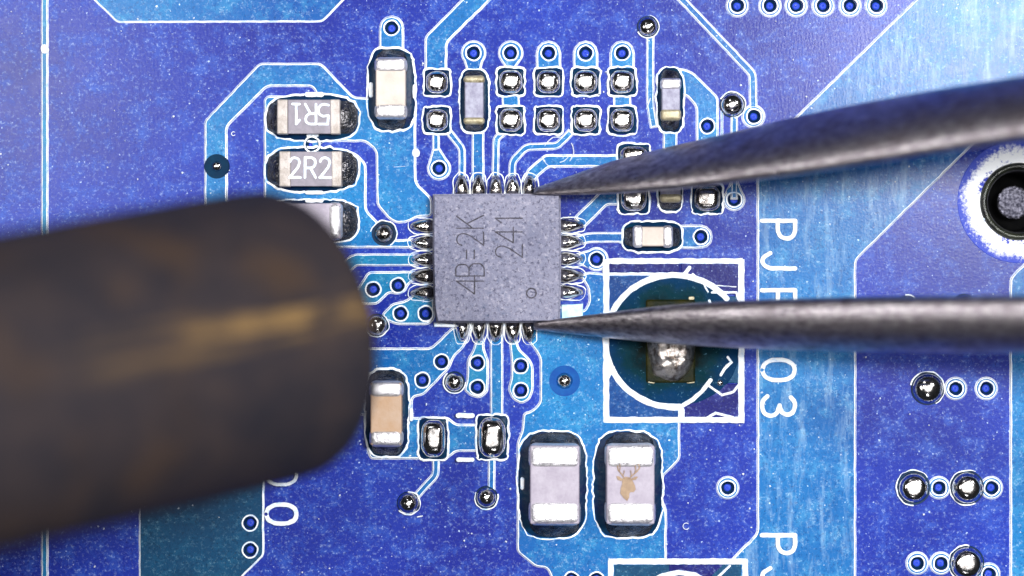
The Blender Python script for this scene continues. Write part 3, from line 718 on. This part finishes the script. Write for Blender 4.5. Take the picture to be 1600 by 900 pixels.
antl = [stroke([(974,744),(969,737),(964,731),(963,725)], 1.9), stroke([(966,733),(967,727),(966,722)], 1.5), stroke([(971,740),(973,735),(973,732)], 1.4),
        stroke([(981,744),(987,738),(993,733),(997,727),(995,722)], 1.9), stroke([(990,736),(991,729),(990,724)], 1.5), stroke([(984,741),(984,736),(983,732)], 1.4)]
cap_print([head] + ears + antl, M['gold'], capb, 1.14 - 0.035, 'stag_emblem')

# ------------------------------------------------------------ the chip
cc = P(776, 403)
chip = empty('microchip', (cc[0], cc[1], 0), 'square grey chip marked 4B=2K 241 with soldered leads on all four sides', 'chip')
def cp(x, y): a = P(x, y); return (a[0] - cc[0], a[1] - cc[1])
bm = bmesh.new()
kf = (D - 0.85) / D
outl = [(678.5,305.5),(776,304.5),(873.5,305.5),(874.5,400),(873,498),(868,501),(776,502),(684,501.5),(680,478),(678,400)]
lv = []
for z, g in ((0.12, 2.5), (0.45, 2.8), (0.47, 0.6), (0.83, 0.0), (0.86, -0.8)):
    ring = offset([P(*q) for q in outl][::-1] if area2([P(*q) for q in outl]) < 0 else [P(*q) for q in outl], g * S * -0 + (0.8 - g) * 0 * S)
    ring = offset(ring, -g * S) if g >= 0 else offset(ring, -g * S)
    lv.append([bm.verts.new(((x - 0) * kf - cc[0], y * kf - cc[1], z)) for x, y in ring])
for k in range(len(lv) - 1):
    n = len(lv[k])
    for i in range(n): bm.faces.new((lv[k][i], lv[k][(i + 1) % n], lv[k + 1][(i + 1) % n], lv[k + 1][i]))
bm.faces.new(lv[-1]); bm.faces.new(lv[0][::-1])
me = bpy.data.meshes.new('package'); bm.to_mesh(me); bm.free(); me.materials.append(M['chip']); link('package', me, chip)
def lead(x, y, ang, ln=34, wd=12):
    a = cp(x, y)
    blob('lead', 0, 0, ln * S / 2, wd * S * random.uniform(.9, 1.06), 0.33 + random.uniform(-.06, .06), M[random.choice(('solder', 'solder2', 'solder2'))], chip, p=2.3, k=3.0, amp=0.055, ns=4.5, z0=H + 0.03, rings=14, seg=34, taper=0.25, loc=a, rot=math.radians(ang))
for i in range(5):
    lead(721 + i * 26.7, 294, 90, 42, 11.5); lead(722 + i * 26.3, 515, -90, 40 + (i % 2) * 3, 11.5)
    lead(661, 353 + i * 26.2, 180, 40, 11); lead(890, 352 + i * 26.2, 0, 44, 11)
# thin bright mask lines hugging each lead
for i in range(5):
    for (lx, ly, rx_, ry_) in ((721 + i * 26.7, 294, 14, 25), (722 + i * 26.3, 515, 13.5, 24)):
        mask_edge(superell(lx, ly, rx_, ry_, 2.5, 30), 1.8, 2.2, z=H + 0.03)
    for (lx, ly, rx_, ry_) in ((661, 353 + i * 26.2, 24, 13.5), (890, 352 + i * 26.2, 26, 13.5)):
        mask_edge(superell(lx, ly, rx_, ry_, 2.5, 30), 1.8, 2.2, z=H + 0.03)
for ch, y, w, h in (('4',445,30,42),('B',421,22,44),('=',397,20,40),('2',374,22,42),('K',347,22,42)):
    glyph(ch, 735, y, w * 0.95, h, 90, 2.1, 0.872, M['ink'], chip, 'marking_character')
for ch, y, w in (('2',393,20),('4',368,24),('i',342,20)):
    glyph(ch, 795, y, w, 42, 90, 2.1, 0.872, M['ink'], chip, 'marking_character')
me = shape_mesh('pin_one_mark', circle(830, 458, 8.5, 26), [circle(830, 458, 6.2, 26)], [(0, 0.862, 0), (0.3, 0.872, 0)], [M['ink']])
me.transform(Matrix.Translation((-cc[0], -cc[1], 0))); link('pin_one_mark', me, chip)

# ------------------------------------------------------------ tweezers
tz = empty('tweezers', (*P(1700, 330), 0), 'dark steel pointed tweezers whose two arms reach in from the right and grip the chip', 'tweezers')
def arm(rows, tilt):
    """rows: (x px, upper edge px, lower edge px, height mm)"""
    dense = []
    for i in range(len(rows) - 1):
        for k in range(4):
            s = k / 4; dense.append(tuple(rows[i][j] * (1 - s) + rows[i + 1][j] * s for j in range(4)))
    dense.append(rows[-1])
    # smooth the edges
    for _ in range(3):
        dense = [dense[0]] + [tuple((dense[i - 1][j] + 2 * dense[i][j] + dense[i + 1][j]) / 4 for j in range(4)) for i in range(1, len(dense) - 1)] + [dense[-1]]
    verts, faces, n = [], [], 28
    for (x, u, l, z) in dense:
        a, b = atz(x, u, z), atz(x, l, z); mid = (a + b) / 2; w = (a - b).length / 2
        th = w * 0.85
        for i in range(n):
            t_ = 2 * PI * i / n
            yy = w * math.cos(t_); zz = th * math.sin(t_)
            zz -= tilt * yy * 0.60
            verts.append((mid.x - tz.location.x, mid.y + yy - tz.location.y, z + zz))
    m = len(dense)
    for k in range(m - 1):
        for i in range(n):
            j = (i + 1) % n; faces.append((k * n + i, (k + 1) * n + i, (k + 1) * n + j, k * n + j))
    faces.append(tuple(range(n))); faces.append(tuple((m - 1) * n + i for i in range(n))[::-1])
    me = bpy.data.meshes.new('arm'); me.from_pydata(verts, [], faces); me.materials.append(M['tweezer'])
    me.polygons.foreach_set('use_smooth', [True] * len(faces)); me.update()
    bm_ = bmesh.new(); bm_.from_mesh(me); bmesh.ops.recalc_face_normals(bm_, faces=bm_.faces); bm_.to_mesh(me); bm_.free()
    return link('arm', me, tz)
arm([(834,294,304,0.62),(860,285,305,0.75),(900,271,305,1.0),(960,249,304,1.5),(1050,227,298,2.2),(1150,204,286,3.0),(1250,179,275,3.8),(1400,148,251,5.0),(1600,115,219,6.6),(1800,90,195,8.2),(2100,70,185,10.5),(2500,60,190,13)], 1.5)
arm([(834,504,515,0.62),(870,498,520,0.75),(945,489,528,1.2),(1050,475,539,1.9),(1200,467,547,2.9),(1400,462,552,4.3),(1600,461,552,5.8),(1800,458,556,7.4),(2100,440,550,10),(2500,420,545,13)], -0.8)

# ------------------------------------------------------------ hot-air nozzle
th, ph = math.radians(44), math.radians(11.5)
ax = Vector((math.cos(th) * math.cos(ph), math.cos(th) * math.sin(ph), -math.sin(th)))
zc = 9.5; cen = atz(441, 521, zc); R0 = 228 * S * (D - zc) / D
nz_ = empty('hot_air_nozzle', cen, 'dark round hot air nozzle, out of focus, pointing in from the left', 'nozzle')
side = Vector((0, 0, 1)).cross(ax).normalized(); up = ax.cross(side).normalized()
rot = Matrix((ax, side, up)).transposed().to_4x4()
base = Matrix(((0, 0, 1, 0), (0, 1, 0, 0), (-1, 0, 0, 0), (0, 0, 0, 1)))     # lathe z -> x
prof = [(R0 * 0.95, -34, 0), (R0 * 1.0, -2.0, 0), (R0 * 0.998, -0.8, 0), (R0 * 0.99, -0.25, 0), (R0 * 0.965, 0.0, 0), (R0 * 0.90, -0.02, 0), (R0 * 0.87, -0.3, 0), (R0 * 0.86, -34, 0)]
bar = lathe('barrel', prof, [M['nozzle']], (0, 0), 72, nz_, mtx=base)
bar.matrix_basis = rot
bm_ = bmesh.new(); bm_.from_mesh(bar.data); bmesh.ops.recalc_face_normals(bm_, faces=bm_.faces); bm_.to_mesh(bar.data); bm_.free()

# ------------------------------------------------------------ bench below the board
bm = bmesh.new(); bmesh.ops.create_grid(bm, x_segments=1, y_segments=1, size=120)
for v_ in bm.verts: v_.co.z = -5
me = bpy.data.meshes.new('workbench'); bm.to_mesh(me); bm.free(); me.materials.append(M['bench'])
tag(link('workbench', me), kind='structure')
